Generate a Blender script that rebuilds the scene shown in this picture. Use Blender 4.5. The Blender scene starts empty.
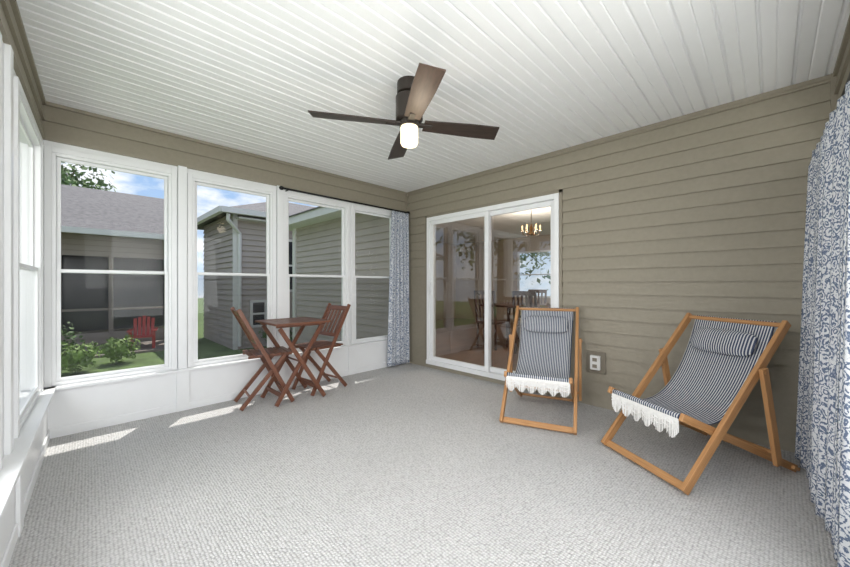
import bpy, math, random
from mathutils import Vector, Matrix
random.seed(7)
scene = bpy.context.scene
COL = scene.collection
scene.view_settings.view_transform = 'Standard'

# ------------------------------------------------------------------ constants
E = 1.15                      # eye height
H = 2.524                     # ceiling
AL = math.radians(45.1)
XS = 3.497                    # siding wall plane
YW = 3.865                    # window wall plane
YN = -0.30                    # near wall plane
F = 348.5

# ------------------------------------------------------------------ materials
MATS = {}
def newmat(name):
    m = bpy.data.materials.new(name); m.use_nodes = True
    nt = m.node_tree
    b = nt.nodes['Principled BSDF']
    MATS[name] = m
    return m, nt, b
def N(nt, t, **kw):
    n = nt.nodes.new(t)
    for k, v in kw.items():
        if k in n.inputs: n.inputs[k].default_value = v
        else: setattr(n, k, v)
    return n
def ramp(nt, stops, interp='LINEAR'):
    r = nt.nodes.new('ShaderNodeValToRGB'); r.color_ramp.interpolation = interp
    e = r.color_ramp.elements
    while len(e) > 1: e.remove(e[-1])
    e[0].position, e[0].color = stops[0][0], (*stops[0][1], 1)
    for p, c in stops[1:]:
        x = e.new(p); x.color = (*c, 1)
    return r
def plain(name, col, rough=0.5, var=0.06, scale=8, metal=0.0, bump=0.0, bscale=60, spec=0.5):
    m, nt, b = newmat(name)
    tc = N(nt, 'ShaderNodeTexCoord')
    no = N(nt, 'ShaderNodeTexNoise', Scale=scale, Detail=4.0)
    nt.links.new(tc.outputs['Object'], no.inputs['Vector'])
    c0 = tuple(max(0, x*(1-var)) for x in col); c1 = tuple(min(1, x*(1+var)) for x in col)
    r = ramp(nt, [(0.3, c0), (0.7, c1)])
    nt.links.new(no.outputs['Fac'], r.inputs['Fac'])
    nt.links.new(r.outputs['Color'], b.inputs['Base Color'])
    b.inputs['Roughness'].default_value = rough
    b.inputs['Metallic'].default_value = metal
    b.inputs['Specular IOR Level'].default_value = spec
    if bump > 0:
        n2 = N(nt, 'ShaderNodeTexNoise', Scale=bscale, Detail=3.0)
        nt.links.new(tc.outputs['Object'], n2.inputs['Vector'])
        bp = N(nt, 'ShaderNodeBump', Strength=bump, Distance=0.01)
        nt.links.new(n2.outputs['Fac'], bp.inputs['Height'])
        nt.links.new(bp.outputs['Normal'], b.inputs['Normal'])
    return m
def wood(name, dark, light, rough=0.45, stretch=(14, 14, 14)):
    m, nt, b = newmat(name)
    tc = N(nt, 'ShaderNodeTexCoord')
    uv = N(nt, 'ShaderNodeMapping'); uv.inputs['Scale'].default_value = (2.0, 22.0, 1.0)
    nt.links.new(tc.outputs['UV'], uv.inputs['Vector'])
    no = N(nt, 'ShaderNodeTexNoise', Scale=2.5, Detail=6.0, Roughness=0.6, Distortion=0.6)
    nt.links.new(uv.outputs['Vector'], no.inputs['Vector'])
    r = ramp(nt, [(0.3, dark), (0.7, light)])
    nt.links.new(no.outputs['Fac'], r.inputs['Fac'])
    nt.links.new(r.outputs['Color'], b.inputs['Base Color'])
    b.inputs['Roughness'].default_value = rough
    bp = N(nt, 'ShaderNodeBump', Strength=0.15, Distance=0.002)
    nt.links.new(no.outputs['Fac'], bp.inputs['Height'])
    nt.links.new(bp.outputs['Normal'], b.inputs['Normal'])
    return m
def emis(name, col, s):
    m, nt, b = newmat(name)
    b.inputs['Base Color'].default_value = (*col, 1)
    b.inputs['Emission Color'].default_value = (*col, 1)
    b.inputs['Emission Strength'].default_value = s
    return m
def glassmat(name, tint, base, rough=0.02):
    """thin pane: transparent + Schlick reflection, same from both faces"""
    m, nt, b = newmat(name)
    out = nt.nodes['Material Output']
    nt.nodes.remove(b)
    tr = N(nt, 'ShaderNodeBsdfTransparent'); tr.inputs['Color'].default_value = (*tint, 1)
    gl = N(nt, 'ShaderNodeBsdfGlossy'); gl.inputs['Roughness'].default_value = rough
    ge = N(nt, 'ShaderNodeNewGeometry')
    dt_ = N(nt, 'ShaderNodeVectorMath', operation='DOT_PRODUCT')
    nt.links.new(ge.outputs['Incoming'], dt_.inputs[0]); nt.links.new(ge.outputs['Normal'], dt_.inputs[1])
    ab = N(nt, 'ShaderNodeMath', operation='ABSOLUTE'); nt.links.new(dt_.outputs['Value'], ab.inputs[0])
    om = N(nt, 'ShaderNodeMath', operation='SUBTRACT'); om.inputs[0].default_value = 1.0; nt.links.new(ab.outputs[0], om.inputs[1])
    pw = N(nt, 'ShaderNodeMath', operation='POWER'); pw.inputs[1].default_value = 5.0; nt.links.new(om.outputs[0], pw.inputs[0])
    mp = N(nt, 'ShaderNodeMath', operation='MULTIPLY_ADD'); mp.inputs[1].default_value = 0.9-base; mp.inputs[2].default_value = base
    mp.use_clamp = True
    mx = N(nt, 'ShaderNodeMixShader')
    nt.links.new(pw.outputs[0], mp.inputs[0]); nt.links.new(mp.outputs[0], mx.inputs['Fac'])
    nt.links.new(tr.outputs[0], mx.inputs[1]); nt.links.new(gl.outputs[0], mx.inputs[2])
    nt.links.new(mx.outputs[0], out.inputs['Surface'])
    return m
def screenmat(name):
    m, nt, b = newmat(name)
    out = nt.nodes['Material Output']
    b.inputs['Base Color'].default_value = (0.035, 0.036, 0.04, 1); b.inputs['Roughness'].default_value = 0.8
    tr = N(nt, 'ShaderNodeBsdfTransparent')
    mx = N(nt, 'ShaderNodeMixShader'); mx.inputs['Fac'].default_value = 0.34
    nt.links.new(tr.outputs[0], mx.inputs[1]); nt.links.new(b.outputs[0], mx.inputs[2])
    nt.links.new(mx.outputs[0], out.inputs['Surface'])
    return m

M_white = plain('white_vinyl', (0.84, 0.85, 0.86), 0.35, 0.01)
M_ceil = plain('ceiling_vinyl', (0.86, 0.865, 0.87), 0.45, 0.01)
M_siding = plain('taupe_siding', (0.292, 0.262, 0.204), 0.6, 0.04, 30, bump=0.12, bscale=120)
M_trimtaupe = plain('taupe_trim', (0.26, 0.23, 0.18), 0.55, 0.03)
M_bronze = plain('dark_bronze', (0.040, 0.032, 0.027), 0.35, 0.1, metal=0.4)
M_black = plain('black_metal', (0.012, 0.012, 0.013), 0.4, 0.1, metal=0.5)
M_blade = wood('espresso_blade', (0.022, 0.015, 0.012), (0.048, 0.033, 0.026), 0.35)
M_blade_lit = wood('espresso_blade_lit', (0.05, 0.028, 0.02), (0.10, 0.056, 0.04), 0.4)  # lit copy of the blade wood: light on the near blade painted in
M_teak = wood('teak', (0.34, 0.16, 0.06), (0.54, 0.29, 0.12), 0.5)
M_acacia = wood('acacia', (0.10, 0.035, 0.02), (0.22, 0.09, 0.05), 0.4)
M_glass = glassmat('window_glass', (0.97, 0.98, 0.98), 0.015)
M_dglass = glassmat('door_glass', (0.84, 0.84, 0.82), 0.17, 0.0)
M_screen = screenmat('insect_screen')
M_bulb = emis('lit_frosted_glass', (1.0, 0.86, 0.62), 1.2)
M_candle = emis('lit_candle_bulb', (1.0, 0.72, 0.38), 3.0)
M_brass = plain('aged_brass', (0.35, 0.2, 0.09), 0.3, 0.1, metal=0.9)
M_fringe = plain('cream_cotton', (0.80, 0.79, 0.77), 0.9, 0.05, 40)
M_outlet = plain('outlet_plastic', (0.75, 0.75, 0.74), 0.4, 0.02)
M_outblk = plain('outlet_block', (0.2, 0.175, 0.135), 0.5, 0.03)
M_intwall = plain('warm_paint', (0.50, 0.42, 0.325), 0.7, 0.03)
M_intfloor = wood('oak_floor', (0.12, 0.06, 0.032), (0.22, 0.12, 0.065), 0.35)
M_darkwood = wood('dark_walnut', (0.03, 0.015, 0.01), (0.08, 0.04, 0.025), 0.35)
M_hsid = plain('beige_siding', (0.31, 0.255, 0.215), 0.7, 0.05, 3)
M_hsid2 = plain('grey_tan_siding', (0.44, 0.385, 0.355), 0.7, 0.05, 3)
M_hwhite = plain('white_exterior_trim', (0.70, 0.68, 0.67), 0.5, 0.03)
M_hdark = plain('dark_opening', (0.03, 0.032, 0.038), 0.15, 0.3, 1.2)
M_roof = plain('grey_shingle', (0.125, 0.118, 0.122), 0.9, 0.25, 9, bump=0.6, bscale=14)
M_lawn = plain('grass', (0.10, 0.155, 0.045), 0.95, 0.35, 3, bump=0.5, bscale=40)
M_leaf = plain('tree_leaf', (0.11, 0.18, 0.06), 0.7, 0.5, 2)
M_leaf2 = plain('hosta_leaf', (0.22, 0.33, 0.08), 0.7, 0.4, 4)
M_bark = plain('bark', (0.12, 0.085, 0.06), 0.9, 0.3, 12, bump=0.6)
M_red = plain('red_paint', (0.5, 0.04, 0.03), 0.5, 0.1)
M_deck = plain('patio_paver', (0.24, 0.2, 0.17), 0.85, 0.15, 5)

# carpet
def carpet():
    m, nt, b = newmat('grey_loop_carpet')
    tc = N(nt, 'ShaderNodeTexCoord')
    mp = N(nt, 'ShaderNodeMapping'); mp.inputs['Rotation'].default_value = (0, 0, 0.02)
    nt.links.new(tc.outputs['Object'], mp.inputs['Vector'])
    vo = N(nt, 'ShaderNodeTexVoronoi', Scale=72.0); vo.inputs['Randomness'].default_value = 0.4
    nt.links.new(mp.outputs[0], vo.inputs['Vector'])
    no = N(nt, 'ShaderNodeTexNoise', Scale=2.0, Detail=5.0)
    nt.links.new(mp.outputs[0], no.inputs['Vector'])
    r = ramp(nt, [(0.0, (0.74, 0.73, 0.725)), (0.45, (0.58, 0.572, 0.567)), (1.0, (0.24, 0.238, 0.235))])
    nt.links.new(vo.outputs['Distance'], r.inputs['Fac'])
    mr = N(nt, 'ShaderNodeMapRange'); mr.inputs['To Min'].default_value = 0.95; mr.inputs['To Max'].default_value = 1.05
    nt.links.new(no.outputs['Fac'], mr.inputs['Value'])
    hs = N(nt, 'ShaderNodeHueSaturation'); nt.links.new(mr.outputs[0], hs.inputs['Value'])
    nt.links.new(r.outputs['Color'], hs.inputs['Color'])
    nt.links.new(hs.outputs['Color'], b.inputs['Base Color'])
    b.inputs['Roughness'].default_value = 0.95; b.inputs['Specular IOR Level'].default_value = 0.1
    inv = N(nt, 'ShaderNodeMath', operation='SUBTRACT'); inv.inputs[0].default_value = 1.0
    nt.links.new(vo.outputs['Distance'], inv.inputs[1])
    bp = N(nt, 'ShaderNodeBump', Strength=1.0, Distance=0.008)
    nt.links.new(inv.outputs[0], bp.inputs['Height'])
    nt.links.new(bp.outputs['Normal'], b.inputs['Normal'])
    return m
M_carpet = carpet()

def stripes():
    m, nt, b = newmat('navy_stripe_canvas')
    tc = N(nt, 'ShaderNodeTexCoord'); sp = N(nt, 'ShaderNodeSeparateXYZ')
    nt.links.new(tc.outputs['UV'], sp.inputs[0])
    mu = N(nt, 'ShaderNodeMath', operation='MULTIPLY'); mu.inputs[1].default_value = 32.0
    nt.links.new(sp.outputs['X'], mu.inputs[0])
    fr = N(nt, 'ShaderNodeMath', operation='FRACT'); nt.links.new(mu.outputs[0], fr.inputs[0])
    r = ramp(nt, [(0.0, (0.055, 0.07, 0.12)), (0.60, (0.60, 0.61, 0.61))], 'CONSTANT')
    nt.links.new(fr.outputs[0], r.inputs['Fac'])
    nt.links.new(r.outputs['Color'], b.inputs['Base Color'])
    b.inputs['Roughness'].default_value = 0.9; b.inputs['Specular IOR Level'].default_value = 0.15
    return m
M_stripe = stripes()

def floral():
    m, nt, b = newmat('blue_floral_cotton')
    tc = N(nt, 'ShaderNodeTexCoord')
    mp = N(nt, 'ShaderNodeMapping')
    nt.links.new(tc.outputs['UV'], mp.inputs['Vector'])
    n0 = N(nt, 'ShaderNodeTexNoise', Scale=20.0, Detail=2.0)
    nt.links.new(mp.outputs[0], n0.inputs['Vector'])
    vm = N(nt, 'ShaderNodeVectorMath', operation='SCALE'); vm.inputs['Scale'].default_value = 0.045
    nt.links.new(n0.outputs['Color'], vm.inputs[0])
    va = N(nt, 'ShaderNodeVectorMath', operation='ADD')
    nt.links.new(mp.outputs[0], va.inputs[0]); nt.links.new(vm.outputs[0], va.inputs[1])
    v1 = N(nt, 'ShaderNodeTexVoronoi', Scale=22.0); nt.links.new(va.outputs[0], v1.inputs['Vector'])
    sn = N(nt, 'ShaderNodeMath', operation='MULTIPLY'); sn.inputs[1].default_value = 20.0
    nt.links.new(v1.outputs['Distance'], sn.inputs[0])
    s2 = N(nt, 'ShaderNodeMath', operation='SINE'); nt.links.new(sn.outputs[0], s2.inputs[0])
    n3 = N(nt, 'ShaderNodeTexNoise', Scale=75.0, Detail=2.0, Distortion=1.0)
    nt.links.new(mp.outputs[0], n3.inputs['Vector'])
    ad = N(nt, 'ShaderNodeMath', operation='MULTIPLY_ADD'); ad.inputs[1].default_value = 0.16
    nt.links.new(s2.outputs[0], ad.inputs[0]); nt.links.new(n3.outputs['Fac'], ad.inputs[2])
    r = ramp(nt, [(0.0, (0.13, 0.165, 0.25)), (0.42, (0.22, 0.26, 0.35)), (0.49, (0.66, 0.675, 0.70))])
    r.color_ramp.interpolation = 'CONSTANT'
    nt.links.new(ad.outputs[0], r.inputs['Fac'])
    nt.links.new(r.outputs['Color'], b.inputs['Base Color'])
    b.inputs['Roughness'].default_value = 0.9; b.inputs['Specular IOR Level'].default_value = 0.1
    return m
M_floral = floral()

# ------------------------------------------------------------------ mesh builder
class MB:
    def __init__(s): s.v = []; s.f = []; s.uv = []
    def quad(s, a, b, c, d, uv=None):
        i = len(s.v); s.v += [tuple(a), tuple(b), tuple(c), tuple(d)]
        s.f.append((i, i+1, i+2, i+3)); s.uv.append(uv or [(0, 0), (1, 0), (1, 1), (0, 1)])
    def poly(s, pts):
        i = len(s.v); s.v += [tuple(p) for p in pts]; s.f.append(tuple(range(i, i+len(pts))))
        s.uv.append([(0, 0)]*len(pts))
    def beam(s, a, b, w, h, side=None):
        """rectangular bar a->b; w along 'side', h along the third axis"""
        a = Vector(a); b = Vector(b); d = (b-a); L = d.length; d.normalize()
        if side is None:
            side = Vector((0, 0, 1)).cross(d)
            if side.length < 1e-4: side = Vector((1, 0, 0))
        side = Vector(side); side = (side - d*side.dot(d)).normalized()
        up = d.cross(side)
        c = []
        for p in (a, b):
            for sx, sy in ((-1, -1), (1, -1), (1, 1), (-1, 1)):
                c.append(p + side*(sx*w/2) + up*(sy*h/2))
        i = len(s.v); s.v += [tuple(p) for p in c]
        off = random.random()*5
        for k in range(4):
            k2 = (k+1) % 4
            s.f.append((i+k, i+k2, i+4+k2, i+4+k))
            s.uv.append([(off, off), (off, off+.1), (off+L, off+.1), (off+L, off)])
        s.f.append((i+3, i+2, i+1, i)); s.uv.append([(off, off), (off+.03, off), (off+.03, off+.03), (off, off+.03)])
        s.f.append((i+4, i+5, i+6, i+7)); s.uv.append([(off, off), (off+.03, off), (off+.03, off+.03), (off, off+.03)])
    def box(s, lo, hi):
        lo = Vector(lo); hi = Vector(hi)
        c = (lo+hi)/2; d = hi-lo
        ax = max(range(3), key=lambda k: d[k])
        a = c.copy(); b = c.copy(); a[ax] = lo[ax]; b[ax] = hi[ax]
        o = [k for k in range(3) if k != ax]
        side = Vector((0, 0, 0)); side[o[0]] = 1
        s.beam(a, b, d[o[0]], d[o[1]], side)
    def tube(s, pts, r, n=12, cap=True):
        """pts list; r scalar or list"""
        pts = [Vector(p) for p in pts]
        if not isinstance(r, (list, tuple)): r = [r]*len(pts)
        i0 = len(s.v)
        d0 = (pts[1]-pts[0]).normalized()
        ref = Vector((0, 0, 1)) if abs(d0.z) < 0.9 else Vector((1, 0, 0))
        for k, p in enumerate(pts):
            if k == 0: d = pts[1]-pts[0]
            elif k == len(pts)-1: d = pts[-1]-pts[-2]
            else: d = pts[k+1]-pts[k-1]
            if d.length < 1e-7: d = d0
            d.normalize()
            x = ref.cross(d)
            x.normalize(); y = d.cross(x)
            for j in range(n):
                a = 2*math.pi*j/n
                s.v.append(tuple(p + x*(r[k]*math.cos(a)) + y*(r[k]*math.sin(a))))
        for k in range(len(pts)-1):
            for j in range(n):
                j2 = (j+1) % n
                s.f.append((i0+k*n+j, i0+k*n+j2, i0+(k+1)*n+j2, i0+(k+1)*n+j))
                s.uv.append([(k, j/n*.2), (k, (j+1)/n*.2), (k+1, (j+1)/n*.2), (k+1, j/n*.2)])
        if cap:
            s.f.append(tuple(i0+j for j in reversed(range(n)))); s.uv.append([(0, 0)]*n)
            e = i0+(len(pts)-1)*n
            s.f.append(tuple(e+j for j in range(n))); s.uv.append([(0, 0)]*n)
    def grid(s, fn, nu, nv, uvfn=None):
        i0 = len(s.v)
        for a in range(nu+1):
            for b in range(nv+1):
                s.v.append(tuple(fn(a/nu, b/nv)))
        for a in range(nu):
            for b in range(nv):
                q = [(a, b), (a+1, b), (a+1, b+1), (a, b+1)]
                s.f.append(tuple(i0+x*(nv+1)+y for x, y in q))
                s.uv.append([(uvfn(x/nu, y/nv) if uvfn else (x/nu, y/nv)) for x, y in q])
    def obj(s, name, mat, parent=None, loc=None, bevel=0.0, smooth=False, merge=False, recalc=True):
        me = bpy.data.meshes.new(name); me.from_pydata(s.v, [], s.f)
        ul = me.uv_layers.new(name='UVMap')
        k = 0
        for fi, f in enumerate(s.f):
            for j in range(len(f)):
                ul.data[k].uv = s.uv[fi][j]; k += 1
        if merge or recalc:
            import bmesh
            bm = bmesh.new(); bm.from_mesh(me)
            if merge: bmesh.ops.remove_doubles(bm, verts=bm.verts, dist=1e-5)
            if recalc: bmesh.ops.recalc_face_normals(bm, faces=bm.faces)
            bm.to_mesh(me); bm.free()
        me.materials.append(mat)
        if smooth:
            for p in me.polygons: p.use_smooth = True
        o = bpy.data.objects.new(name, me); COL.objects.link(o)
        if parent: o.parent = parent
        if loc: o.location = loc
        if bevel > 0:
            md = o.modifiers.new('bevel', 'BEVEL'); md.width = bevel; md.segments = 2; md.limit_method = 'ANGLE'
        return o
def empty(name, loc=(0, 0, 0), rot=0.0, label=None, cat=None):
    o = bpy.data.objects.new(name, None); COL.objects.link(o)
    o.location = loc; o.rotation_euler = (0, 0, rot); o.empty_display_size = 0.1
    if label: tag(o, label, cat)
    return o
def tag(o, label, cat, group=None):
    o['label'] = label; o['category'] = cat
    if group: o['group'] = group
def struct(o, label=None, cat=None):
    o['kind'] = 'structure'
    if label: o['label'] = label
    if cat: o['category'] = cat
    return o

class Frame:
    """wall frame: O origin on floor, U along, Nn into room"""
    def __init__(s, O, U, Nn):
        s.O = Vector(O); s.U = Vector(U).normalized(); s.N = Vector(Nn).normalized()
    def p(s, u, n, z): return s.O + s.U*u + s.N*n + Vector((0, 0, z))
def fbox(mb, fr, u0, u1, n0, n1, z0, z1):
    us, ns, zs = (u0+u1)/2, (n0+n1)/2, (z0+z1)/2
    if abs(u1-u0) >= abs(z1-z0):
        mb.beam(fr.p(u0, ns, zs), fr.p(u1, ns, zs), abs(n1-n0), abs(z1-z0), fr.N)
    else:
        mb.beam(fr.p(us, ns, z0), fr.p(us, ns, z1), abs(n1-n0), abs(u1-u0), fr.N)
def siding(mb, fr, u0, u1, z0, z1, lap=0.12, zoff=0.0, t=0.014):
    """lap siding strips clipped to z0..z1, bottom edge of each lap proud"""
    k = math.floor((z0-zoff)/lap)
    while zoff+k*lap < z1-1e-6:
        a = zoff+k*lap; b = a+lap
        ca, cb = max(a, z0), min(b, z1)
        na = t*(1-(ca-a)/lap); nb = t*(1-(cb-a)/lap)
        mb.quad(fr.p(u0, na, ca), fr.p(u1, na, ca), fr.p(u1, nb, cb), fr.p(u0, nb, cb))
        if ca == a:
            mb.quad(fr.p(u0, 0, a), fr.p(u1, 0, a), fr.p(u1, na, a), fr.p(u0, na, a))
        k += 1

# ------------------------------------------------------------------ porch shell
mb = MB(); mb.box((-0.55, -0.45, -0.12), (XS+0.0, YW+0.1, 0.0))
struct(mb.obj('floor', M_carpet), 'light grey textured loop carpet', 'floor')

# ceiling: grooved vinyl boards running parallel to the window wall
mb = MB(); y = YN-0.1; sp = 0.152
x0, x1 = -0.55, XS+0.02
while y < YW+0.08:
    g = 0.009; d = 0.013; y2 = y+sp; ym = (y+y2)/2
    prof = [(y, H+d), (y+g*.6, H), (ym-.006, H), (ym, H+.006), (ym+.006, H), (y2-g*1.6, H), (y2-g, H+d), (y2, H+d)]
    for (ya, za), (yb, zb) in zip(prof[:-1], prof[1:]):
        mb.quad((x0, ya, za), (x1, ya, za), (x1, yb, zb), (x0, yb, zb))
    y = y2
struct(mb.obj('ceiling', M_ceil, recalc=False), 'white grooved vinyl board ceiling', 'ceiling')
# roof deck over porch with eave
mb = MB(); mb.box((-1.0, YN-0.5, H+0.03), (XS+0.1, YW+0.66, H+0.12))
struct(mb.obj('trim_1', M_hwhite), 'white porch roof deck and soffit', 'roof')

FS = Frame((XS, YN, 0), (0, 1, 0), (-1, 0, 0))        # siding wall, u=y-YN
FW = Frame((-0.176, YW, 0), (1, 0, 0), (0, -1, 0))    # window wall, u=x+0.176
dl = Vector((-0.0366, -1, 0)).normalized()
FL = Frame((-0.176, YW, 0), dl, (-dl.y, dl.x, 0))     # left wall
FN = Frame((XS, YN, 0), (-1, 0, 0), (0, 1, 0))        # near wall
WLEN = XS+0.176

LAP = 0.118
# siding wall with door opening
D0, D1, DZ0, DZ1 = 1.537-YN, 3.426-YN, 0.075, 2.09
mb = MB()
ST = .017
siding(mb, FS, 0, D0, 0, H, LAP, t=ST); siding(mb, FS, D1, YW-YN, 0, H, LAP, t=ST)
siding(mb, FS, D0, D1, DZ1, H, LAP, t=ST); siding(mb, FS, D0, D1, 0, DZ0, LAP, t=ST)
for (a, b, c, d) in ((0, D0, 0, H), (D1, YW-YN, 0, H), (D0, D1, DZ1, H), (D0, D1, 0, DZ0)):
    fbox(mb, FS, a, b, -0.12, -0.002, c, d)
struct(mb.obj('wall_siding', M_siding, recalc=False), 'taupe horizontal lap siding house wall', 'wall')
# trims
mb = MB(); fbox(mb, FS, 0, YW-YN, 0, 0.022, H-0.028, H)
fbox(mb, FS, YW-YN-0.03, YW-YN, 0, 0.03, 0, H); fbox(mb, FS, 0.0, 0.03, 0, 0.03, 0, H)
struct(mb.obj('trim_2', M_trimtaupe), 'taupe corner and ceiling channel trim', 'trim')
# door casing trim ring in taupe
mb = MB()
for a, b, c, d in ((D0-0.03, D0, DZ0-.02, DZ1+.03), (D1, D1+0.03, DZ0-.02, DZ1+.03), (D0-.03, D1+.03, DZ1, DZ1+.03)):
    fbox(mb, FS, a, b, 0, 0.024, c, d)
struct(mb.obj('trim_3', M_trimtaupe), 'taupe channel around sliding door', 'trim')

WT = 2.155   # window head height
def window(idx, fr, u0, u1, z0=0.39, z1=WT, screen=True):
    zm = z0 + (1.258-0.39)*(z1-z0)/(WT-.39)
    mb = MB()
    fw = 0.022
    fbox(mb, fr, u0, u0+fw, -0.09, 0.010, z0, z1); fbox(mb, fr, u1-fw, u1, -0.09, 0.010, z0, z1)
    fbox(mb, fr, u0+fw, u1-fw, -0.09, 0.010, z0, z0+fw); fbox(mb, fr, u0+fw, u1-fw, -0.09, 0.010, z1-fw, z1)
    root = struct(mb.obj('window_%d' % idx, M_white, bevel=0.002), 'white vinyl double-hung porch window', 'window')
    def sash(za, zb, n0, n1, name):
        m2 = MB(); s = 0.024
        a, b = u0+fw+.001, u1-fw-.001
        fbox(m2, fr, a, a+s, n0, n1, za, zb); fbox(m2, fr, b-s, b, n0, n1, za, zb)
        fbox(m2, fr, a+s, b-s, n0, n1, za, za+s); fbox(m2, fr, a+s, b-s, n0, n1, zb-s, zb)
        so = m2.obj(name, M_white, parent=root, bevel=0.002)
        m3 = MB(); nm = (n0+n1)/2
        m3.quad(fr.p(a+s, nm, za+s), fr.p(b-s, nm, za+s), fr.p(b-s, nm, zb-s), fr.p(a+s, nm, zb-s))
        m3.obj('glass_pane', M_glass, parent=so)
    sash(zm-0.014, z1-fw-.001, -0.045, -0.025, 'upper_sash')
    sash(z0+fw+.001, zm+0.014, -0.023, -0.002, 'lower_sash')
    if screen:
        m4 = MB(); m4.quad(fr.p(u0+fw, -0.08, z0+fw), fr.p(u1-fw, -0.08, z0+fw), fr.p(u1-fw, -0.08, zm), fr.p(u0+fw, -0.08, zm))
        m4.obj('insect_screen', M_screen, parent=root)
    return root

def window_wall(name, fr, L, wins, start, header_h=0.284, e0=0.0, e1=0.0, label='', screen=True, ledge=True):
    zl = 0.36; zh = H-header_h
    mb = MB()
    fbox(mb, fr, -e0, L+e1, -0.10, 0.035 if ledge else 0.0, 0.0, zl)                    # knee wall
    us = [-e0] + [x for w in wins for x in w] + [L+e1]
    for k in range(0, len(us), 2):
        a, b = us[k], us[k+1]
        if b-a > 0.001: fbox(mb, fr, a, b, -0.095, 0.0, zl, zh)
    for (a, b) in wins:
        fbox(mb, fr, a, b, -0.095, 0.0, zl, 0.39); fbox(mb, fr, a, b, -0.095, 0.0, WT, zh)
    struct(mb.obj(name, M_white, bevel=0.002), label, 'wall')
    i = start
    for (a, b) in wins:
        window(i, fr, a, b, screen=screen); i += 1
    mb = MB()
    if ledge:
        fbox(mb, fr, 0.0, L, 0.0, 0.075, zl, zl+0.022)
        fbox(mb, fr, 0.035, L-.0, 0.035, 0.045, 0.0, 0.07)
    for (a, b) in wins:
        c = 0.04
        fbox(mb, fr, a-c, a, 0.0, 0.018, zl+.022, WT+c); fbox(mb, fr, b, b+c, 0.0, 0.018, zl+.022, WT+c)
        fbox(mb, fr, a, b, 0.0, 0.018, WT, WT+c)
    mids = [(wins[k][1]+wins[k+1][0])/2 for k in range(len(wins)-1)]
    for k, m in enumerate(mids):
        hw = min(0.034, (wins[k+1][0]-wins[k][1])/2-.045)
        if hw > 0.01: fbox(mb, fr, m-hw, m+hw, 0.0, 0.034 if name == 'wall_window' else .022, zl+.022, zh)
        if ledge: fbox(mb, fr, m-0.05, m+0.05, 0.036, 0.052, 0.0, zl)
    struct(mb.obj('trim_%d' % (start+10), M_white, bevel=0.003), 'white window casing, ledge and base trim', 'trim')
    mb = MB()
    siding(mb, fr, 0, L, zh, H, 0.142, zh, 0.016)
    fbox(mb, fr, -e0, L+e1, -0.10, -0.001, zh, H)
    fbox(mb, fr, 0, L, 0.0, 0.02, zh-0.002, zh+0.03); fbox(mb, fr, 0, L, 0.0, 0.022, H-.025, H)
    struct(mb.obj('trim_%d' % (start+11), M_siding, recalc=False), 'taupe siding header above windows', 'trim')

o = 0.176
window_wall('wall_window', FW, WLEN, [(-.125+o, .615+o), (.775+o, 1.515+o), (1.665+o, 2.455+o), (2.555+o, 3.255+o)], 1, e0=0.1, e1=0.0, label='white knee wall with a bank of windows')
LL = 4.17
window_wall('wall_side', FL, LL, [(.16, 1.15), (1.62, 2.50), (2.74, 3.62)], 21, label='white knee wall with side windows', screen=False)
window_wall('wall_near', FN, 3.83, [(.30, 1.10), (1.30, 2.10), (2.30, 3.10)], 41, label='white knee wall with curtained windows', screen=False, ledge=False)

# ------------------------------------------------------------------ sliding door
mb = MB()
t = 0.055
fbox(mb, FS, D0+.002, D0+t, -0.10, 0.03, DZ0, DZ1-.002); fbox(mb, FS, D1-t, D1-.002, -0.10, 0.03, DZ0, DZ1-.002)
fbox(mb, FS, D0+t, D1-t, -0.10, 0.03, DZ1-t, DZ1-.002); fbox(mb, FS, D0+.002, D1-.002, -0.10, 0.045, DZ0-.02, DZ0+0.035)
door = struct(mb.obj('door_1', M_white, bevel=0.003), 'white vinyl sliding glass patio door', 'door')
mid = 2.43-YN
def panel(u0, u1, n0, n1, handle):
    z0, z1 = DZ0+0.036, DZ1-t-.001; s = 0.055
    m2 = MB()
    fbox(m2, FS, u0, u0+s, n0, n1, z0, z1); fbox(m2, FS, u1-s, u1, n0, n1, z0, z1)
    fbox(m2, FS, u0+s, u1-s, n0, n1, z0, z0+s); fbox(m2, FS, u0+s, u1-s, n0, n1, z1-s, z1)
    p = m2.obj('door_panel', M_white, parent=door, bevel=0.003)
    m3 = MB(); nm = (n0+n1)/2
    m3.quad(FS.p(u0+s, nm, z0+s), FS.p(u1-s, nm, z0+s), FS.p(u1-s, nm, z1-s), FS.p(u0+s, nm, z1-s))
    m3.obj('glass_pane', M_dglass, parent=p)
    if handle:
        m4 = MB(); uh = u1-s/2
        fbox(m4, FS, uh-.014, uh+.014, n1, n1+.008, 1.0, 1.22)
        m4.tube([FS.p(uh, n1+.005, 1.02), FS.p(uh, n1+.045, 1.05), FS.p(uh, n1+.045, 1.17), FS.p(uh, n1+.005, 1.20)], 0.009, 8)
        m4.obj('door_handle', M_white, parent=p)
panel(mid-0.03, D1-t-.001, -0.015, 0.02, True)
panel(D0+t+.001, mid+0.03, -0.06, -0.022, False)

# outlet
root = empty('electrical_outlet', FS.p(1.179-YN, 0.0, 0.42), label='weatherproof white electrical outlet cover on taupe siding block', cat='outlet')
fo = Frame((0, 0, 0), FS.U, FS.N)
mb = MB(); fbox(mb, fo, -0.085, 0.085, 0.012, 0.03, -0.10, 0.10); mb.obj('mounting_block', M_outblk, parent=root, bevel=0.004)
mb = MB(); fbox(mb, fo, -0.045, 0.045, 0.03, 0.062, -0.068, 0.068); mb.obj('outlet_cover', M_outlet, parent=root, bevel=0.008)
for z in (-0.03, 0.03):
    mb = MB(); fbox(mb, fo, -0.02, 0.02, 0.0625, 0.066, z-.016, z+.016)
    mb.obj('socket', M_trimtaupe, parent=root, bevel=0.001)

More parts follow.
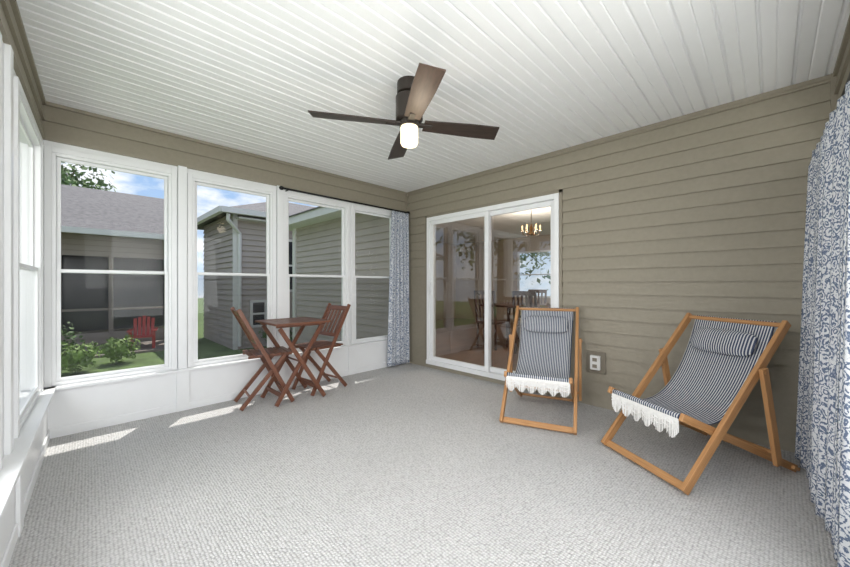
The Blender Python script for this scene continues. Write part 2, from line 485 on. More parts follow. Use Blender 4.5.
# ------------------------------------------------------------------ curtains
def rod(name, a, b, r=0.011, label='', brackets=(), bdir=(0, 1, 0)):
    a = Vector(a); b = Vector(b); root = empty(name, a, label=label, cat='curtain rod')
    d = b-a; dn = d.normalized()
    mb = MB(); mb.tube([(0, 0, 0), d], r, 12); mb.obj('rod', M_black, parent=root, smooth=True)
    for q, s in ((Vector((0, 0, 0)), -1), (d, 1)):
        mb = MB(); mb.tube([q, q+dn*s*.012, q+dn*s*.03, q+dn*s*.045, q+dn*s*.052], [.012, .02, .023, .015, .003], 12)
        mb.obj('finial', M_black, parent=root, smooth=True)
    for x in brackets:
        mb = MB(); bd = Vector(bdir); q = dn*x
        mb.tube([q, q+bd], 0.007, 8); mb.obj('bracket', M_black, parent=root)
    return root
def curtain(name, path, ztop, zbot, folds, amp, label, cloth_w=1.6):
    """path: (bottom a, bottom b, top a, top b) XY pairs"""
    ba, bb, ta, tb = [Vector((*p, 0)) for p in path]
    mb = MB()
    def fn(u, v):
        e = v**0.8
        a = ta.lerp(ba, e); b = tb.lerp(bb, e)
        uu = u + 0.018*math.sin(u*9+v*3)
        p = a.lerp(b, uu)
        d = (b-a).normalized(); n = Vector((-d.y, d.x, 0))
        ph = u*folds*2*math.pi + 0.6*math.sin(v*2.3+u*4)
        A = amp*(0.75+0.45*v)*(0.75+0.25*math.sin(u*13+1))
        if v < 0.03: A *= 0.6
        p = p + n*(A*math.sin(ph)) + d*(A*0.35*math.sin(2*ph+.5))
        return (p.x, p.y, ztop+(zbot-ztop)*v)
    mb.grid(fn, folds*14, 40, lambda u, v: (u*cloth_w, v*(ztop-zbot)))
    o = mb.obj(name, M_floral, smooth=True, merge=True, recalc=False)
    md = o.modifiers.new('thick', 'SOLIDIFY'); md.thickness = 0.002
    tag(o, label, 'curtain'); return o
rod('curtain_rod', (1.60, YW-0.105, 2.20), (3.40, YW-0.105, 2.20), label='black metal curtain rod along the window wall', brackets=(.06, 1.76), bdir=(0, .088, 0))
curtain('curtain', ((3.02, 3.715), (3.42, 3.73), (3.10, 3.74), (3.41, 3.745)), 2.185, 0.03, 6, 0.028, 'blue and white floral curtain gathered in the room corner', cloth_w=1.1)
rod('curtain_rod', (3.43, YN+0.07, 2.01), (0.6, YN+0.07, 2.01), r=.009, label='black metal curtain rod above the near windows', brackets=(.03, 2.7), bdir=(0, -.07, 0))
curtain('curtain', ((3.36, YN+0.155), (2.0, YN+0.075), (3.40, YN+0.105), (2.0, YN+0.060)), 1.998, 0.03, 10, 0.040, 'long blue and white floral curtain hanging by the deck chair', cloth_w=2.8)

# ------------------------------------------------------------------ ceiling fan
FX, FY = 1.60, 1.745
fan = empty('ceiling_fan', (FX, FY, H), label='dark bronze ceiling fan with four blades and lit lamp', cat='ceiling fan')
mb = MB(); mb.tube([(0, 0, 0), (0, 0, -.012), (0, 0, -.08), (0, 0, -.086)], [.080, .083, .083, .07], 40); mb.obj('canopy', M_bronze, parent=fan, bevel=.002)
mb = MB(); mb.tube([(0, 0, -.08), (0, 0, -.105)], [.06, .06], 32); mb.obj('neck', M_bronze, parent=fan)
mb = MB(); mb.tube([(0, 0, -.098), (0, 0, -.104), (0, 0, -.255), (0, 0, -.265)], [.084, .092, .092, .08], 48); mb.obj('motor_housing', M_bronze, parent=fan, bevel=.002)
mb = MB(); mb.tube([(0, 0, -.262), (0, 0, -.302)], [.066, .066], 40); mb.obj('blade_hub', M_bronze, parent=fan)
mb = MB(); mb.tube([(0, 0, -.300), (0, 0, -.308), (0, 0, -.41), (0, 0, -.428), (0, 0, -.434)], [.056, .060, .060, .050, .02], 40)
mb.obj('lamp_shade', M_bulb, parent=fan, smooth=True)
for k in range(4):
    ang = math.radians(-32+90*k)
    R = Matrix.Rotation(ang, 4, 'Z')
    mbb = MB(); pitch = math.radians(-12)
    def fb(u, v, top):
        r = 0.10+u*0.54
        hw = 0.052+0.016*min(1, u*1.6)
        w = (v-.5)*2*hw
        return (r + (0.02*(v-.5) if u > .5 else 0), w*math.cos(pitch), -0.284+w*math.sin(pitch)+(0.004 if top else -0.004))
    mbb.grid(lambda u, v: fb(u, v, True), 12, 4, lambda u, v: (u*.8, v*.12))
    mbb.grid(lambda u, v: fb(u, v, False), 12, 4, lambda u, v: (u*.8, v*.12))
    for v in (0, 1):
        for a in range(12):
            mbb.quad(fb(a/12, v, True), fb((a+1)/12, v, True), fb((a+1)/12, v, False), fb(a/12, v, False))
    for u in (0, 1):
        for b in range(4):
            mbb.quad(fb(u, b/4, True), fb(u, (b+1)/4, True), fb(u, (b+1)/4, False), fb(u, b/4, False))
    bo = mbb.obj('blade', M_blade_lit if k == 3 else M_blade, parent=fan, merge=True)
    bo.matrix_local = R
    m5 = MB(); m5.beam((0.045, 0, -.284), (0.16, 0, -.284), .05, .014)
    ho = m5.obj('blade_arm', M_bronze, parent=fan, bevel=.002); ho.matrix_local = R

# ------------------------------------------------------------------ folding chairs + table
def bistro_chair(loc, rot, label):
    c = empty('folding_chair', loc, rot, label, 'chair'); c['group'] = 'folding bistro chairs'
    W = .18
    for s in (-1, 1):
        mb = MB(); mb.beam((-.245, s*W, .93), (.235, s*W, .0+.012), .022, .036, (0, 1, 0)); mb.obj('back_post', M_acacia, parent=c, bevel=.003)
        mb = MB(); mb.beam((.17, s*(W-.028), .475), (-.22, s*(W-.028), .012), .022, .036, (0, 1, 0)); mb.obj('leg', M_acacia, parent=c, bevel=.003)
    mb = MB(); mb.tube([(.175, -W, .13), (.175, W, .13)], .011, 10); mb.obj('stretcher', M_acacia, parent=c)
    mb = MB(); mb.tube([(-.14, -W+.028, .11), (-.14, W-.028, .11)], .011, 10); mb.obj('stretcher', M_acacia, parent=c)
    mb = MB()
    for k in range(7):
        x = -.15+.057*k
        mb.box((x, -.19, .485), (x+.045, .19, .50))
    for s in (-1, 1): mb.box((-.155, s*.135-.012, .465), (.235, s*.135+.012, .485))
    mb.obj('seat', M_acacia, parent=c, bevel=.003)
    mb = MB()
    def pt(z, y): return (-.245+(.93-z)/.918*.48, y, z)
    mb.beam(pt(.885, -W+.011), pt(.885, W-.011), .018, .055, (1, 0, .5))
    mb.beam(pt(.60, -W+.011), pt(.60, W-.011), .018, .04, (1, 0, .5))
    for k in range(5):
        y = -.13+.065*k
        mb.beam(pt(.60, y), pt(.875, y), .012, .032, (1, 0, .52))
    mb.obj('backrest', M_acacia, parent=c, bevel=.002)
    return c
bistro_chair((1.30, 3.54, 0), math.radians(-8), 'reddish-brown slatted folding chair beside the bistro table')
bistro_chair((1.93, 3.55, 0), math.radians(186), 'reddish-brown slatted folding chair near the floral curtain')

tb = empty('bistro_table', (1.57, 3.47, 0), 0, 'square slatted folding wooden bistro table by the windows', 'table')
TZ = .79
mb = MB(); hs = .275
for s in (-1, 1):
    mb.box((-hs, s*hs-(.05 if s > 0 else 0), TZ-.02), (hs, s*hs+(0 if s > 0 else .05), TZ))
    mb.box((s*hs-(.05 if s > 0 else 0), -hs+.05, TZ-.02), (s*hs+(0 if s > 0 else .05), hs-.05, TZ))
n = 7; w = (2*hs-.1)/n
for k in range(n):
    a = -hs+.05+k*w
    mb.box((a+.003, -hs+.05, TZ-.018), (a+w-.003, hs-.05, TZ-.002))
for s in (-1, 1): mb.box((-hs+.03, s*.19-.012, TZ-.045), (hs-.03, s*.19+.012, TZ-.02))
mb.obj('tabletop', M_acacia, parent=tb, bevel=.003)
for s in (-1, 1):
    mb = MB(); mb.beam((-.22, s*.205, TZ-.05), (.24, s*.205, .013), .022, .038, (0, 1, 0)); mb.obj('leg', M_acacia, parent=tb, bevel=.003)
    mb = MB(); mb.beam((.22, s*.175, TZ-.05), (-.24, s*.175, .013), .022, .038, (0, 1, 0)); mb.obj('leg', M_acacia, parent=tb, bevel=.003)
mb = MB(); mb.beam((.19, -.205, .1), (.19, .205, .1), .02, .035, (1, 0, 0)); mb.obj('stretcher', M_acacia, parent=tb)
mb = MB(); mb.beam((-.19, -.175, .1), (-.19, .175, .1), .02, .035, (1, 0, 0)); mb.obj('stretcher', M_acacia, parent=tb)
mb = MB(); mb.tube([(0.01, -.205, .39), (0.01, .205, .39)], .009, 8); mb.obj('pivot_rod', M_acacia, parent=tb)

# ------------------------------------------------------------------ deck chairs
def bez(P, t):
    a = (1-t)**3; b = 3*(1-t)**2*t; c = 3*(1-t)*t*t; d = t**3
    return (a*P[0][0]+b*P[1][0]+c*P[2][0]+d*P[3][0], a*P[0][1]+b*P[1][1]+c*P[2][1]+d*P[3][1])
def deck_chair(loc, rot, rear, label, W=.295):
    c = empty('deck_chair', loc, rot, label, 'deck chair'); c['group'] = 'striped sling deck chairs'
    bf = MB()
    for s in (-1, 1): bf.beam((0.0, s*W, .022), (.78, s*W, .925), .026, .048, (0, 1, 0))
    bf.beam((.025, -W+.013, .035), (.025, W-.013, .035), .045, .022, (.65, 0, .75))
    bf.tube([(.765, -W, .908), (.765, W, .908)], .014, 14)
    bf.obj('back_frame', M_teak, parent=c, bevel=.004)
    Wi = W-.03
    sf = MB()
    for s in (-1, 1): sf.beam((.02, s*Wi, .418), (rear, s*Wi, .024), .024, .045, (0, 1, 0))
    sf.tube([(.045, -Wi, .406), (.045, Wi, .406)], .014, 14)
    sf.beam((rear-.03, -Wi-.03, .038), (rear-.03, Wi+.03, .038), .05, .022, (1, 0, -.4))
    sf.obj('seat_frame', M_teak, parent=c, bevel=.004)
    Wo = W+.027
    st = MB(); xb = rear-.24; zb = .418-(.418-.024)*(xb-.02)/(rear-.02)
    for s in (-1, 1): st.beam((.545, s*Wo, .67), (xb, s*Wo, zb-.03), .024, .045, (0, 1, 0))
    st.tube([(xb, -Wo, zb+.032), (xb, Wo, zb+.032)], .011, 12)
    for s in (-1, 1): st.tube([(.545, s*(Wo+.012), .65), (.545, s*(Wo+.018), .65)], .012, 10)
    st.obj('support_frame', M_teak, parent=c, bevel=.004)
    P = [(.775, .925), (.60, .45), (.36, .20), (.045, .424)]
    FWd = .245
    sl = MB()
    def fn(u, v):
        x, z = bez(P, v)
        wd = FWd*(1-.06*math.sin(math.pi*v))
        y = (u-.5)*2*wd
        z -= .018*math.sin(math.pi*v)*(1-(2*u-1)**2)
        return (x, y, z)
    sl.grid(fn, 14, 40, lambda u, v: (u, v))
    def wrap(cx, cz, r, a0, a1):
        def g(u, v):
            a = a0+(a1-a0)*v
            return (cx+r*math.cos(a), (u-.5)*2*FWd, cz+r*math.sin(a))
        return g
    sl.grid(wrap(.765, .908, .0185, math.radians(60), math.radians(-60)), 14, 8)
    sl.grid(wrap(.045, .406, .0175, math.radians(90), math.radians(230)), 14, 8)
    so = sl.obj('sling', M_stripe, parent=c, smooth=True, recalc=False)
    md = so.modifiers.new('th', 'SOLIDIFY'); md.thickness = .003; md.offset = 0
    x0, z0 = bez(P, .10); x1, z1 = bez(P, .13)
    tdir = Vector((x1-x0, 0, z1-z0)).normalized(); nrm = Vector((tdir.z, 0, -tdir.x))
    if nrm.x > 0: nrm = -nrm
    cc = Vector((x0, 0, z0)) + tdir*.035 + nrm*.034
    pl = MB()
    def sgn(a, e): return math.copysign(abs(a)**e, a)
    def pf(u, v):
        th = 2*math.pi*u; ph = math.pi*(v-.5)
        X = sgn(math.cos(ph), .45)*sgn(math.cos(th), .5)
        Y = sgn(math.cos(ph), .45)*sgn(math.sin(th), .5)
        Z = sgn(math.sin(ph), 1.0)
        edge = max(abs(X), abs(Y))
        thick = .036*(1-.45*edge**3)
        return cc + tdir*(X*.085) + Vector((0, 1, 0))*(Y*.20) + nrm*(Z*thick)
    def puv(u, v):
        q = pf(u, v); return ((q[1]+.245)/.49, v)
    pl.grid(pf, 48, 20, puv)
    pl.obj('headrest_pillow', M_stripe, parent=c, smooth=True, recalc=True, merge=True)
    def fringe(x, ztop, lo, hi, nsc, sx):
        fm = MB()
        nst = 110
        fm.grid(lambda u, v: (x+sx*.002, (u-.5)*2*FWd, ztop-v*.02), 40, 1)
        for k in range(nst):
            u = (k+.5)/nst; y = (u-.5)*2*FWd
            L = lo+(hi-lo)*abs(math.sin(math.pi*u*nsc))
            dx = random.uniform(-.006, .006); dy = random.uniform(-.003, .003)
            fm.beam((x, y, ztop-.01), (x+dx+sx*.003, y+dy, ztop-L), .0035, .0028)
        for q in range(nsc):
            for h in (0.35, .6):
                pts = []
                for j in range(9):
                    uu = (q+j/8)/nsc
                    L = (lo+(hi-lo)*abs(math.sin(math.pi*uu*nsc)))*h
                    pts.append((x+sx*.004, (uu-.5)*2*FWd, ztop-L))
                fm.tube(pts, .0028, 5, cap=False)
        f = fm.obj('fringe', M_fringe, parent=c); f['kind'] = 'stuff'; f['label'] = 'cream knotted cotton fringe'
    fringe(.026, .40, .075, .12, 6, -1)
    fringe(.787, .90, .08, .15, 5, 1)
    return c
deck_chair((2.49, .594, 0), math.radians(-31.2), .90, 'teak deck chair with navy striped sling beside the floral curtain')
deck_chair((2.575, 1.321, 0), math.radians(20), .80, 'teak deck chair with navy striped sling by the outlet', W=.28)

# ------------------------------------------------------------------ house interior beyond door
X0, X1, Y0, Y1 = XS+.12, 9.0, -1.0, 7.5
mb = MB(); mb.box((X0, Y0, -.05), (X1, Y1, .05)); struct(mb.obj('floor', M_intfloor), 'warm oak floor of the dining room', 'floor')
mb = MB(); mb.box((X0, Y0, 2.50), (X1, Y1, 2.56)); struct(mb.obj('ceiling', M_ceil), 'white dining room ceiling', 'ceiling')
mb = MB(); mb.box((X0, Y0-.1, 0), (X1, Y0, 2.5)); struct(mb.obj('wall_dining_near', M_intwall), 'warm tan dining room wall', 'wall')
mb = MB(); mb.box((X0, Y1, 0), (X1, Y1+.1, 2.5)); struct(mb.obj('wall_dining_far', M_intwall), 'warm tan dining room wall', 'wall')
FB = Frame((X1, Y0, 0), (0, 1, 0), (-1, 0, 0))
mb = MB(); wins = [(2.2, 3.2), (4.2, 6.2)]
us = [0, 2.2, 3.2, 4.2, 6.2, Y1-Y0]
for k in range(0, 6, 2): fbox(mb, FB, us[k], us[k+1], -.1, 0, .05, 2.5)
for a, b in wins: fbox(mb, FB, a, b, -.1, 0, .05, .8); fbox(mb, FB, a, b, -.1, 0, 2.1, 2.5)
struct(mb.obj('wall_dining_back', M_intwall), 'warm tan wall with bright windows', 'wall')
k = 61
for a, b in wins: window(k, FB, a, b, .8, 2.1, screen=False); k += 1
mb = MB()
mb.box((XS+.121, Y0, 0.05), (XS+.14, D0+YN, 2.5)); mb.box((XS+.121, D1+YN, .05), (XS+.14, Y1, 2.5)); mb.box((XS+.121, D0+YN, 2.1), (XS+.14, D1+YN, 2.5))
struct(mb.obj('wall_dining_front', M_intwall), 'tan inner face of the house wall', 'wall')
# the same house continues past the porch: lap siding outside, eave and roof edge
FE = Frame((XS+.03, YW+.11, 0), (0, 1, 0), (-1, 0, 0)); LE = Y1+.12-(YW+.11)
mb = MB(); siding(mb, FE, 0, LE, -.8, 2.42, .118, t=.022); fbox(mb, FE, 0, LE, -.085, -.002, -.8, 2.5)
mb.beam((XS+.03, Y1+.16, .81), (X1, Y1+.16, .81), .06, 3.3, (0, 1, 0))
struct(mb.obj('wall_exterior', M_hsid2, recalc=False), 'light lap siding of the house beyond the porch', 'wall')
mb = MB(); mb.box((XS-.02, Y1+.10, -.8), (XS+.07, Y1+.21, 2.42)); mb.box((XS-.33, YW+.70, 2.42), (XS-.30, Y1+.5, 2.57)); mb.box((XS-.30, YW+.70, 2.42), (XS+.1, Y1+.5, 2.44))
struct(mb.obj('trim_80', M_hwhite), 'white eave, soffit and corner board', 'trim')
mb = MB()
a, b, c, d = [Vector(q) for q in ((XS-.36, YW+.70, 2.585), (XS-.36, Y1+.55, 2.585), (X1+.4, Y1+.55, 3.9), (X1+.4, YW+.70, 3.9))]
mb.quad(a, b, c, d); off = Vector((0, 0, -.02)); mb.quad(a+off, b+off, c+off, d+off); mb.quad(a, b, b+off, a+off); mb.quad(b, c, c+off, b+off); mb.quad(a, d, d+off, a+off)
struct(mb.obj('trim_81', M_roof), 'grey shingle roof of the house', 'roof')

# chandelier
CX, CY, CZ = 5.05, 2.68, 2.0
ch = empty('chandelier', (CX, CY, CZ), label='brass chandelier with lit candle bulbs', cat='chandelier')
mb = MB(); mb.tube([(0, 0, .5), (0, 0, .48), (0, 0, .05)], [.05, .008, .006], 10); mb.obj('stem', M_brass, parent=ch)
mb = MB(); mb.tube([(0, 0, .10), (0, 0, .04), (0, 0, 0), (0, 0, -.05), (0, 0, -.08)], [.01, .03, .02, .035, .005], 12); mb.obj('body', M_brass, parent=ch, smooth=True)
for k in range(6):
    a = k*math.pi/3; R = lambda r, z: (r*math.cos(a), r*math.sin(a), z)
    mb = MB(); mb.tube([R(.02, -.02), R(.08, -.07), R(.12, -.05), R(.135, 0)], .007, 6); mb.tube([R(.135, 0), R(.135, .01)], .022, 8); mb.obj('arm', M_brass, parent=ch)
    mb = MB(); mb.tube([R(.135, .01), R(.135, .05), R(.135, .065), R(.135, .09)], [.009, .009, .014, .003], 8); mb.obj('candle_bulb', M_candle, parent=ch, smooth=True)
# dining table and chairs
dt = empty('dining_table', (5.9, 3.1, .05), 0, 'dark wood dining table inside the house', 'table')
mb = MB(); mb.box((-.5, -.85, .70), (.5, .85, .74)); mb.obj('tabletop', M_darkwood, parent=dt, bevel=.01)
for sx in (-1, 1):
    for sy in (-1, 1):
        mb = MB(); mb.tube([(sx*.42, sy*.76, 0), (sx*.42, sy*.76, .7)], [.025, .04], 10); mb.obj('leg', M_darkwood, parent=dt)
def dchair(loc, rot):
    c = empty('dining_chair', loc, rot, 'dark wood dining chair with slatted back', 'chair'); c['group'] = 'dining chairs inside the house'
    mb = MB(); mb.box((-.21, -.21, .43), (.21, .21, .47)); mb.obj('seat', M_darkwood, parent=c, bevel=.01)
    for sx in (-1, 1):
        for sy in (-1, 1):
            mb = MB(); mb.beam((sx*.19, sy*.19, 0), (sx*.18, sy*.18, .43), .035, .035); mb.obj('leg', M_darkwood, parent=c)
    mb = MB()
    for s in (-1, 1): mb.beam((-.19, s*.19, .47), (-.26, s*.19, 1.0), .03, .03)
    mb.beam((-.255, -.19, .97), (-.255, .19, .97), .02, .07, (1, 0, 0)); 
    for k in range(4): mb.beam((-.195, -.11+.073*k, .47), (-.25, -.11+.073*k, .96), .015, .03, (1, 0, 0))
    mb.obj('backrest', M_darkwood, parent=c)
dchair((5.2, 2.75, .05), 0); dchair((5.2, 3.5, .05), 0); dchair((6.6, 2.75, .05), math.pi); dchair((6.6, 3.5, .05), math.pi)

# ------------------------------------------------------------------ outdoors
GZ = -.8
mb = MB(); mb.box((-25, YW+.12, GZ-.1), (45, 60, GZ)); mb.box((-25, -20, GZ-.1), (-.6, YW+.12, GZ))
mb.box((-.6, -20, GZ-.1), (45, -1.2, GZ))
lw = mb.obj('lawn', M_lawn); lw['kind'] = 'stuff'; tag(lw, 'mown green lawn around the porch', 'lawn')

def hwin(parent, fr, u0, u1, z0, z1):
    mb = MB(); c = .08
    fbox(mb, fr, u0-c, u0, 0, .06, z0-c, z1+c); fbox(mb, fr, u1, u1+c, 0, .06, z0-c, z1+c)
    fbox(mb, fr, u0, u1, 0, .06, z1, z1+c); fbox(mb, fr, u0, u1, 0, .06, z0-c, z0); fbox(mb, fr, u0, u1, 0, .06, (z0+z1)/2-.03, (z0+z1)/2+.03)
    w = mb.obj('window_frame', M_hwhite, parent=parent)
    mb = MB(); mb.quad(fr.p(u0, .052, z0), fr.p(u1, .052, z0), fr.p(u1, .052, z1), fr.p(u0, .052, z1)); mb.obj('glass_pane', M_hdark, parent=w)

def slab(mb, a, b, c, d, t=.12):
    a, b, c, d = map(Vector, (a, b, c, d)); n = (b-a).cross(d-a).normalized()
    if n.z < 0: n = -n
    lo = [p-n*t for p in (a, b, c, d)]
    hi = [a, b, c, d]
    mb.poly(hi); mb.poly(lo)
    for k in range(4): mb.quad(hi[k], hi[(k+1) % 4], lo[(k+1) % 4], lo[k])
ES = .045
# house A
hA = empty('neighbor_house', (0, 0, 0), label='beige house with grey shingle roof and dark screened porch', cat='house')
fa = Frame((-9, 15, 0), (1, 0, 0), (0, -1, 0))
mb = MB()
siding(mb, fa, 0, 11.7, 2.05, 2.75, .17, t=ES); siding(mb, fa, 0, 8.6, GZ, 2.05, .17, t=ES); siding(mb, fa, 11.4, 11.7, GZ, 2.05, .17, t=ES)
siding(mb, fa, 8.6, 11.4, GZ, -.35, .17, t=ES)
mb.box((-9, 18.6, GZ), (2.7, 18.8, 2.7)); mb.box((-9, 15.05, GZ), (-8.9, 18.6, 2.7))
mb.obj('siding_wall', M_hsid, parent=hA, recalc=False)
mb = MB(); mb.box((-.4, 15.9, -.35), (2.4, 16.0, 2.1)); mb.obj('screened_porch', M_hdark, parent=hA)
for x in (-.4, .75, 2.3):
    mb = MB(); mb.box((x, 14.93, -.4), (x+.11, 15.06, 2.1)); mb.obj('porch_post', M_hsid, parent=hA)
mb = MB(); mb.box((-.29, 14.95, .35), (2.3, 15.0, .42)); mb.obj('porch_rail', M_hsid, parent=hA)
mb = MB(); mb.box((-9.4, 14.45, 2.68), (2.75, 14.6, 2.85)); mb.tube([(-.62, 14.5, 2.7), (-.62, 14.9, 2.4), (-.62, 14.9, GZ+.1)], .05, 8); mb.obj('gutter', M_hwhite, parent=hA)
mb = MB(); slab(mb, (-9.6, 14.5, 2.82), (2.78, 14.5, 2.82), (2.78, 19.0, 4.95), (-9.6, 19.0, 4.95)); slab(mb, (-9.6, 19.0, 4.95), (2.78, 19, 4.95), (2.78, 23, 2.9), (-9.6, 23, 2.9)); mb.obj('shingle_roof', M_roof, parent=hA)

# house B
hB = empty('neighbor_house', (0, 0, 0), label='grey-tan sided house with white gutters and gabled wing', cat='house')
fb_ = Frame((3.4, 11.5, 0), (1, 0, 0), (0, -1, 0)); fb2 = Frame((3.4, 15, 0), (0, -1, 0), (-1, 0, 0))
mb = MB(); siding(mb, fb_, 0, 12, GZ, 3.35, .17, t=ES); siding(mb, fb2, 0, 3.5, GZ, 3.35, .17, t=ES)
mb.box((3.41, 14.9, GZ), (15.4, 15.0, 3.3)); mb.box((15.3, 11.6, GZ), (15.4, 14.9, 3.3)); mb.obj('siding_wall', M_hsid2, parent=hB, recalc=False)
mb = MB(); slab(mb, (2.95, 11.05, 3.35), (15.8, 11.05, 3.35), (13.5, 13.3, 4.35), (5.4, 13.3, 4.35)); slab(mb, (5.4, 13.3, 4.35), (13.5, 13.3, 4.35), (15.8, 15.4, 3.35), (2.95, 15.4, 3.35))
slab(mb, (2.95, 15.4, 3.35), (2.95, 11.05, 3.35), (5.4, 13.3, 4.35), (5.4, 13.31, 4.35)); mb.obj('shingle_roof', M_roof, parent=hB)
mb = MB(); mb.box((2.9, 10.95, 3.22), (15.8, 11.08, 3.38)); mb.box((2.85, 11.0, 3.22), (2.98, 15.4, 3.38))
mb.tube([(3.1, 11.05, 3.2), (3.1, 11.1, 3.05), (3.5, 11.38, 2.7), (3.5, 11.38, GZ+.1)], .055, 8); mb.obj('gutter', M_hwhite, parent=hB)
mb = MB(); mb.box((3.34, 11.43, GZ), (3.46, 11.5, 3.3)); mb.box((3.4, 11.1, 3.12), (15.4, 11.5, 3.16)); mb.obj('corner_board', M_hwhite, parent=hB)
hwin(hB, fb_, 1.45, 1.95, 1.0, 2.6); hwin(hB, fb_, .5, .85, -.1, .6)
# wing
fc = Frame((5.9, 9.4, 0), (1, 0, 0), (0, -1, 0)); fc2 = Frame((5.9, 11.5, 0), (0, -1, 0), (-1, 0, 0))
mb = MB(); siding(mb, fc, 0, 4.2, GZ, 2.6, .17, t=ES); siding(mb, fc2, 0, 2.1, GZ, 2.6, .17, t=ES)
zz = 2.6
while zz < 3.9:
    h2 = 2.1*(1-(zz-2.6)/1.4)
    siding(mb, fc, 2.1-h2, 2.1+h2, zz, zz+.17, .17, GZ, t=ES); zz += .17
wg = mb.obj('wing_wall', M_hsid2, parent=hB, recalc=False)
mb = MB(); slab(mb, (5.6, 9.1, 2.62), (5.6, 12.5, 2.62), (8.0, 12.5, 4.16), (8.0, 9.1, 4.16)); slab(mb, (10.4, 9.1, 2.62), (10.4, 12.5, 2.62), (8.0, 12.5, 4.16), (8.0, 9.1, 4.16)); mb.obj('wing_roof', M_roof, parent=hB)
mb = MB(); mb.beam((5.6, 9.08, 2.6), (8.0, 9.08, 4.12), .04, .16, (0, 1, 0)); mb.beam((10.4, 9.08, 2.6), (8.0, 9.08, 4.12), .04, .16, (0, 1, 0)); mb.box((5.84, 9.33, GZ), (5.96, 9.4, 2.7)); mb.obj('rake_board', M_hwhite, parent=hB)

def foliage(name, c, rad, n, size, mat, parent=None, zs=1.0):
    mb = MB(); c = Vector(c)
    for _ in range(n):
        d = Vector((random.gauss(0, 1), random.gauss(0, 1), random.gauss(0, 1))).normalized()
        r = rad*(random.random()**.35)*(1+.25*math.sin(d.x*7+d.z*5)+.15*math.sin(d.y*11))
        p = c+Vector((d.x*r, d.y*r, d.z*r*zs))
        a = Vector((random.gauss(0, 1), random.gauss(0, 1), random.gauss(0, 1))).normalized()
        b = a.cross(d); 
        if b.length < .01: continue
        b.normalize(); s = size*random.uniform(.6, 1.3)
        mb.quad(p-a*s, p-b*s*.6, p+a*s, p+b*s*.6)
    o = mb.obj(name, mat, parent=parent, recalc=False); return o
def tree(x, y, h, r, label, n=2200, leaf=.16):
    t = empty('tree', (x, y, GZ), label=label, cat='tree')
    mb = MB(); mb.tube([(0, 0, 0), (.05, 0, h*.4), (-.05, .05, h*.85)], [.22, .15, .05], 8)
    for k in range(6):
        a = k*1.05; mb.tube([(0, 0, h*(.4+.06*k)), (r*.6*math.cos(a), r*.6*math.sin(a), h*(.6+.05*k))], [.07, .02], 6)
    mb.obj('trunk', M_bark, parent=t)
    f = foliage('foliage', (0, 0, h*.72), r, n, leaf, M_leaf, t, 1.2); f['kind'] = 'stuff'
tree(-.6, 27, 9.4, 1.9, 'tall leafy tree behind the neighboring house roof', 1800)
tree(16.0, 20, 9, 3.2, 'broad leafy tree behind the sided house')
tree(-7, 9, 8, 2.6, 'leafy tree beyond the side windows', 3000)
tree(-9, 2, 8, 3, 'leafy shade tree beyond the side lawn', 3000)
tree(18, 10.5, 9, 3.4, 'dense green tree at the lawn edge', 3500)
tree(14.0, 3.2, 5, 1.6, 'small green tree outside the dining room windows', 2500, .12)
for (x, y, r, lab, mt) in ((.0, 10.9, .36, 'light green hosta clump in the garden bed', M_leaf2), (.75, 11.5, .36, 'light green hosta clump in the garden bed', M_leaf2),
                       (-.5, 12.0, .55, 'dark green rounded garden shrub', M_leaf), (4.4, 10.8, .45, 'dark green rounded garden shrub', M_leaf), (3.0, 7.2, .40, 'leafy shrub beside the house siding', M_leaf), (3.0, 5.9, .36, 'leafy shrub beside the house siding', M_leaf)):
    f = foliage('shrub', (0, 0, 0), r, 900, .05, mt, None, .8); f.location = (x, y, GZ+r*.98); tag(f, lab, 'shrub')
# patio + red chair
mb = MB(); mb.box((-.3, 12.8, GZ+.001), (2.6, 14.9, GZ+.06)); pt_ = mb.obj('patio', M_deck); tag(pt_, 'stone paver patio beside the neighboring porch', 'patio')
rc = empty('garden_chair', (1.45, 13.5, GZ+.06), math.radians(-100), 'red painted wooden garden chair on the patio', 'chair')
mb = MB()
for k in range(5): mb.beam((-.2, -.2+.1*k, .32), (-.45, -.22+.11*k, .85+.04*(2-abs(k-2))), .02, .08, (1, 0, .3))
mb.obj('backrest', M_red, parent=rc)
mb = MB()
for k in range(5): mb.box((-.2+.11*k, -.25, .33), (-.1+.11*k, .25, .35))
mb.obj('seat', M_red, parent=rc)
for s in (-1, 1):
    mb = MB(); mb.beam((.32, s*.27, 0), (.32, s*.27, .52), .03, .08); mb.obj('front_leg', M_red, parent=rc)
    mb = MB(); mb.beam((.34, s*.25, .30), (-.5, s*.25, .05), .03, .08, (0, 1, 0)); mb.obj('back_leg', M_red, parent=rc)
    mb = MB(); mb.box((-.4, s*.30-.05, .52), (.4, s*.30+.05, .545)); mb.obj('armrest', M_red, parent=rc)

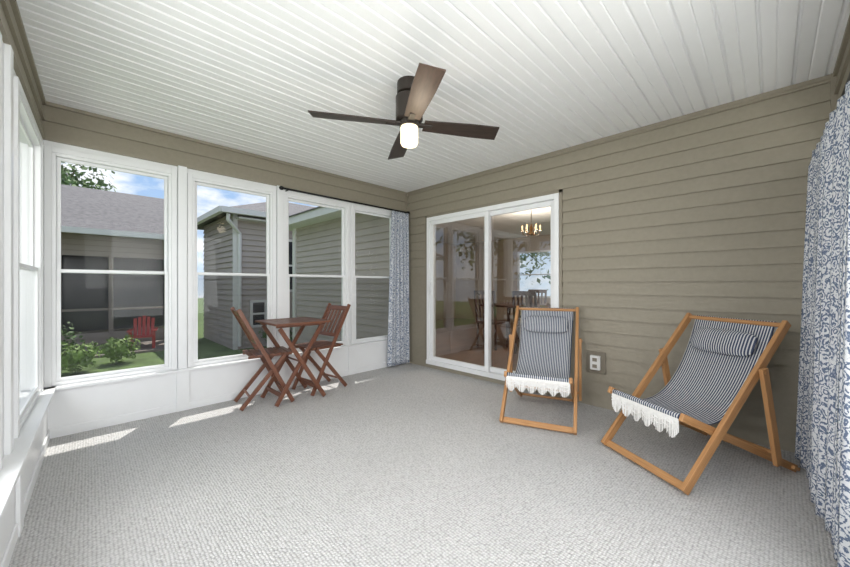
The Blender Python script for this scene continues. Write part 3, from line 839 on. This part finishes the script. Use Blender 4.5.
# ------------------------------------------------------------------ world + lights
w = bpy.data.worlds.new('sky'); scene.world = w; w.use_nodes = True
nt = w.node_tree; bg = nt.nodes['Background']
tc = N(nt, 'ShaderNodeTexCoord'); sp_ = N(nt, 'ShaderNodeSeparateXYZ'); nt.links.new(tc.outputs['Generated'], sp_.inputs[0])
gr = ramp(nt, [(0.0, (0.62, 0.74, 0.88)), (0.25, (0.33, 0.52, 0.82)), (0.8, (0.18, 0.36, 0.72))])
nt.links.new(sp_.outputs['Z'], gr.inputs['Fac'])
mp = N(nt, 'ShaderNodeMapping'); mp.inputs['Scale'].default_value = (1, 1, 2.4); nt.links.new(tc.outputs['Generated'], mp.inputs['Vector'])
no = N(nt, 'ShaderNodeTexNoise', Scale=6.5, Detail=7.0, Roughness=0.55); nt.links.new(mp.outputs[0], no.inputs['Vector'])
cr = ramp(nt, [(0.42, (0, 0, 0)), (0.58, (1, 1, 1))]); nt.links.new(no.outputs['Fac'], cr.inputs['Fac'])
mx = N(nt, 'ShaderNodeMixRGB'); mx.inputs['Color2'].default_value = (0.95, 0.97, 1.0, 1)
nt.links.new(cr.outputs['Color'], mx.inputs['Fac']); nt.links.new(gr.outputs['Color'], mx.inputs['Color1'])
nt.links.new(mx.outputs[0], bg.inputs['Color']); bg.inputs['Strength'].default_value = 1.15

sun = bpy.data.lights.new('sun', 'SUN'); sun.energy = 6.5; sun.angle = math.radians(0.6); sun.color = (1, .96, .90)
so = bpy.data.objects.new('sun', sun); COL.objects.link(so)
so.rotation_euler = Vector((-.30, -.42, -1)).to_track_quat('-Z', 'Y').to_euler(); so.location = (3, 8, 10)

fl = bpy.data.lights.new('fan_lamp', 'POINT'); fl.energy = 2; fl.color = (1, .85, .65); fl.shadow_soft_size = .06
fo_ = bpy.data.objects.new('fan_lamp', fl); COL.objects.link(fo_); fo_.location = (FX, FY, H-.51)
cl = bpy.data.lights.new('chandelier_lamp', 'POINT'); cl.energy = 75; cl.color = (1, .88, .74); cl.shadow_soft_size = .2
co = bpy.data.objects.new('chandelier_lamp', cl); COL.objects.link(co); co.location = (CX+.6, CY+.3, CZ-.05)
def area(name, loc, d, sx, sy, en, col=(1, 1, 1)):
    ar = bpy.data.lights.new(name, 'AREA'); ar.shape = 'RECTANGLE'; ar.size = sx; ar.size_y = sy; ar.energy = en; ar.color = col
    ao = bpy.data.objects.new(name, ar); COL.objects.link(ao); ao.location = loc
    ao.rotation_euler = Vector(d).to_track_quat('-Z', 'Y').to_euler(); return ao
# added fill lamps: two outside the side and near windows, one inside the room
area('side_fill', (-.9, 1.1, 1.5), (1, .15, -.06), 2.4, 1.9, 98, (1, .985, .97))
area('near_fill', (1.3, -.85, 1.5), (.1, 1, -.06), 2.6, 1.9, 98, (1, .985, .97))
area('room_fill', (.55, .3, 1.5), (.62, .7, .02), 1.2, .8, 10, (1, .99, .97))

# ------------------------------------------------------------------ camera
cam = bpy.data.cameras.new('camera'); cam.sensor_width = 36; cam.lens = F/850*36; cam.clip_start = .02; cam.clip_end = 200
cam.shift_y = 1.5/850
cob = bpy.data.objects.new('camera', cam); COL.objects.link(cob)
cob.location = (0, 0, E); cob.rotation_euler = (math.pi/2, 0, -AL)
scene.camera = cob
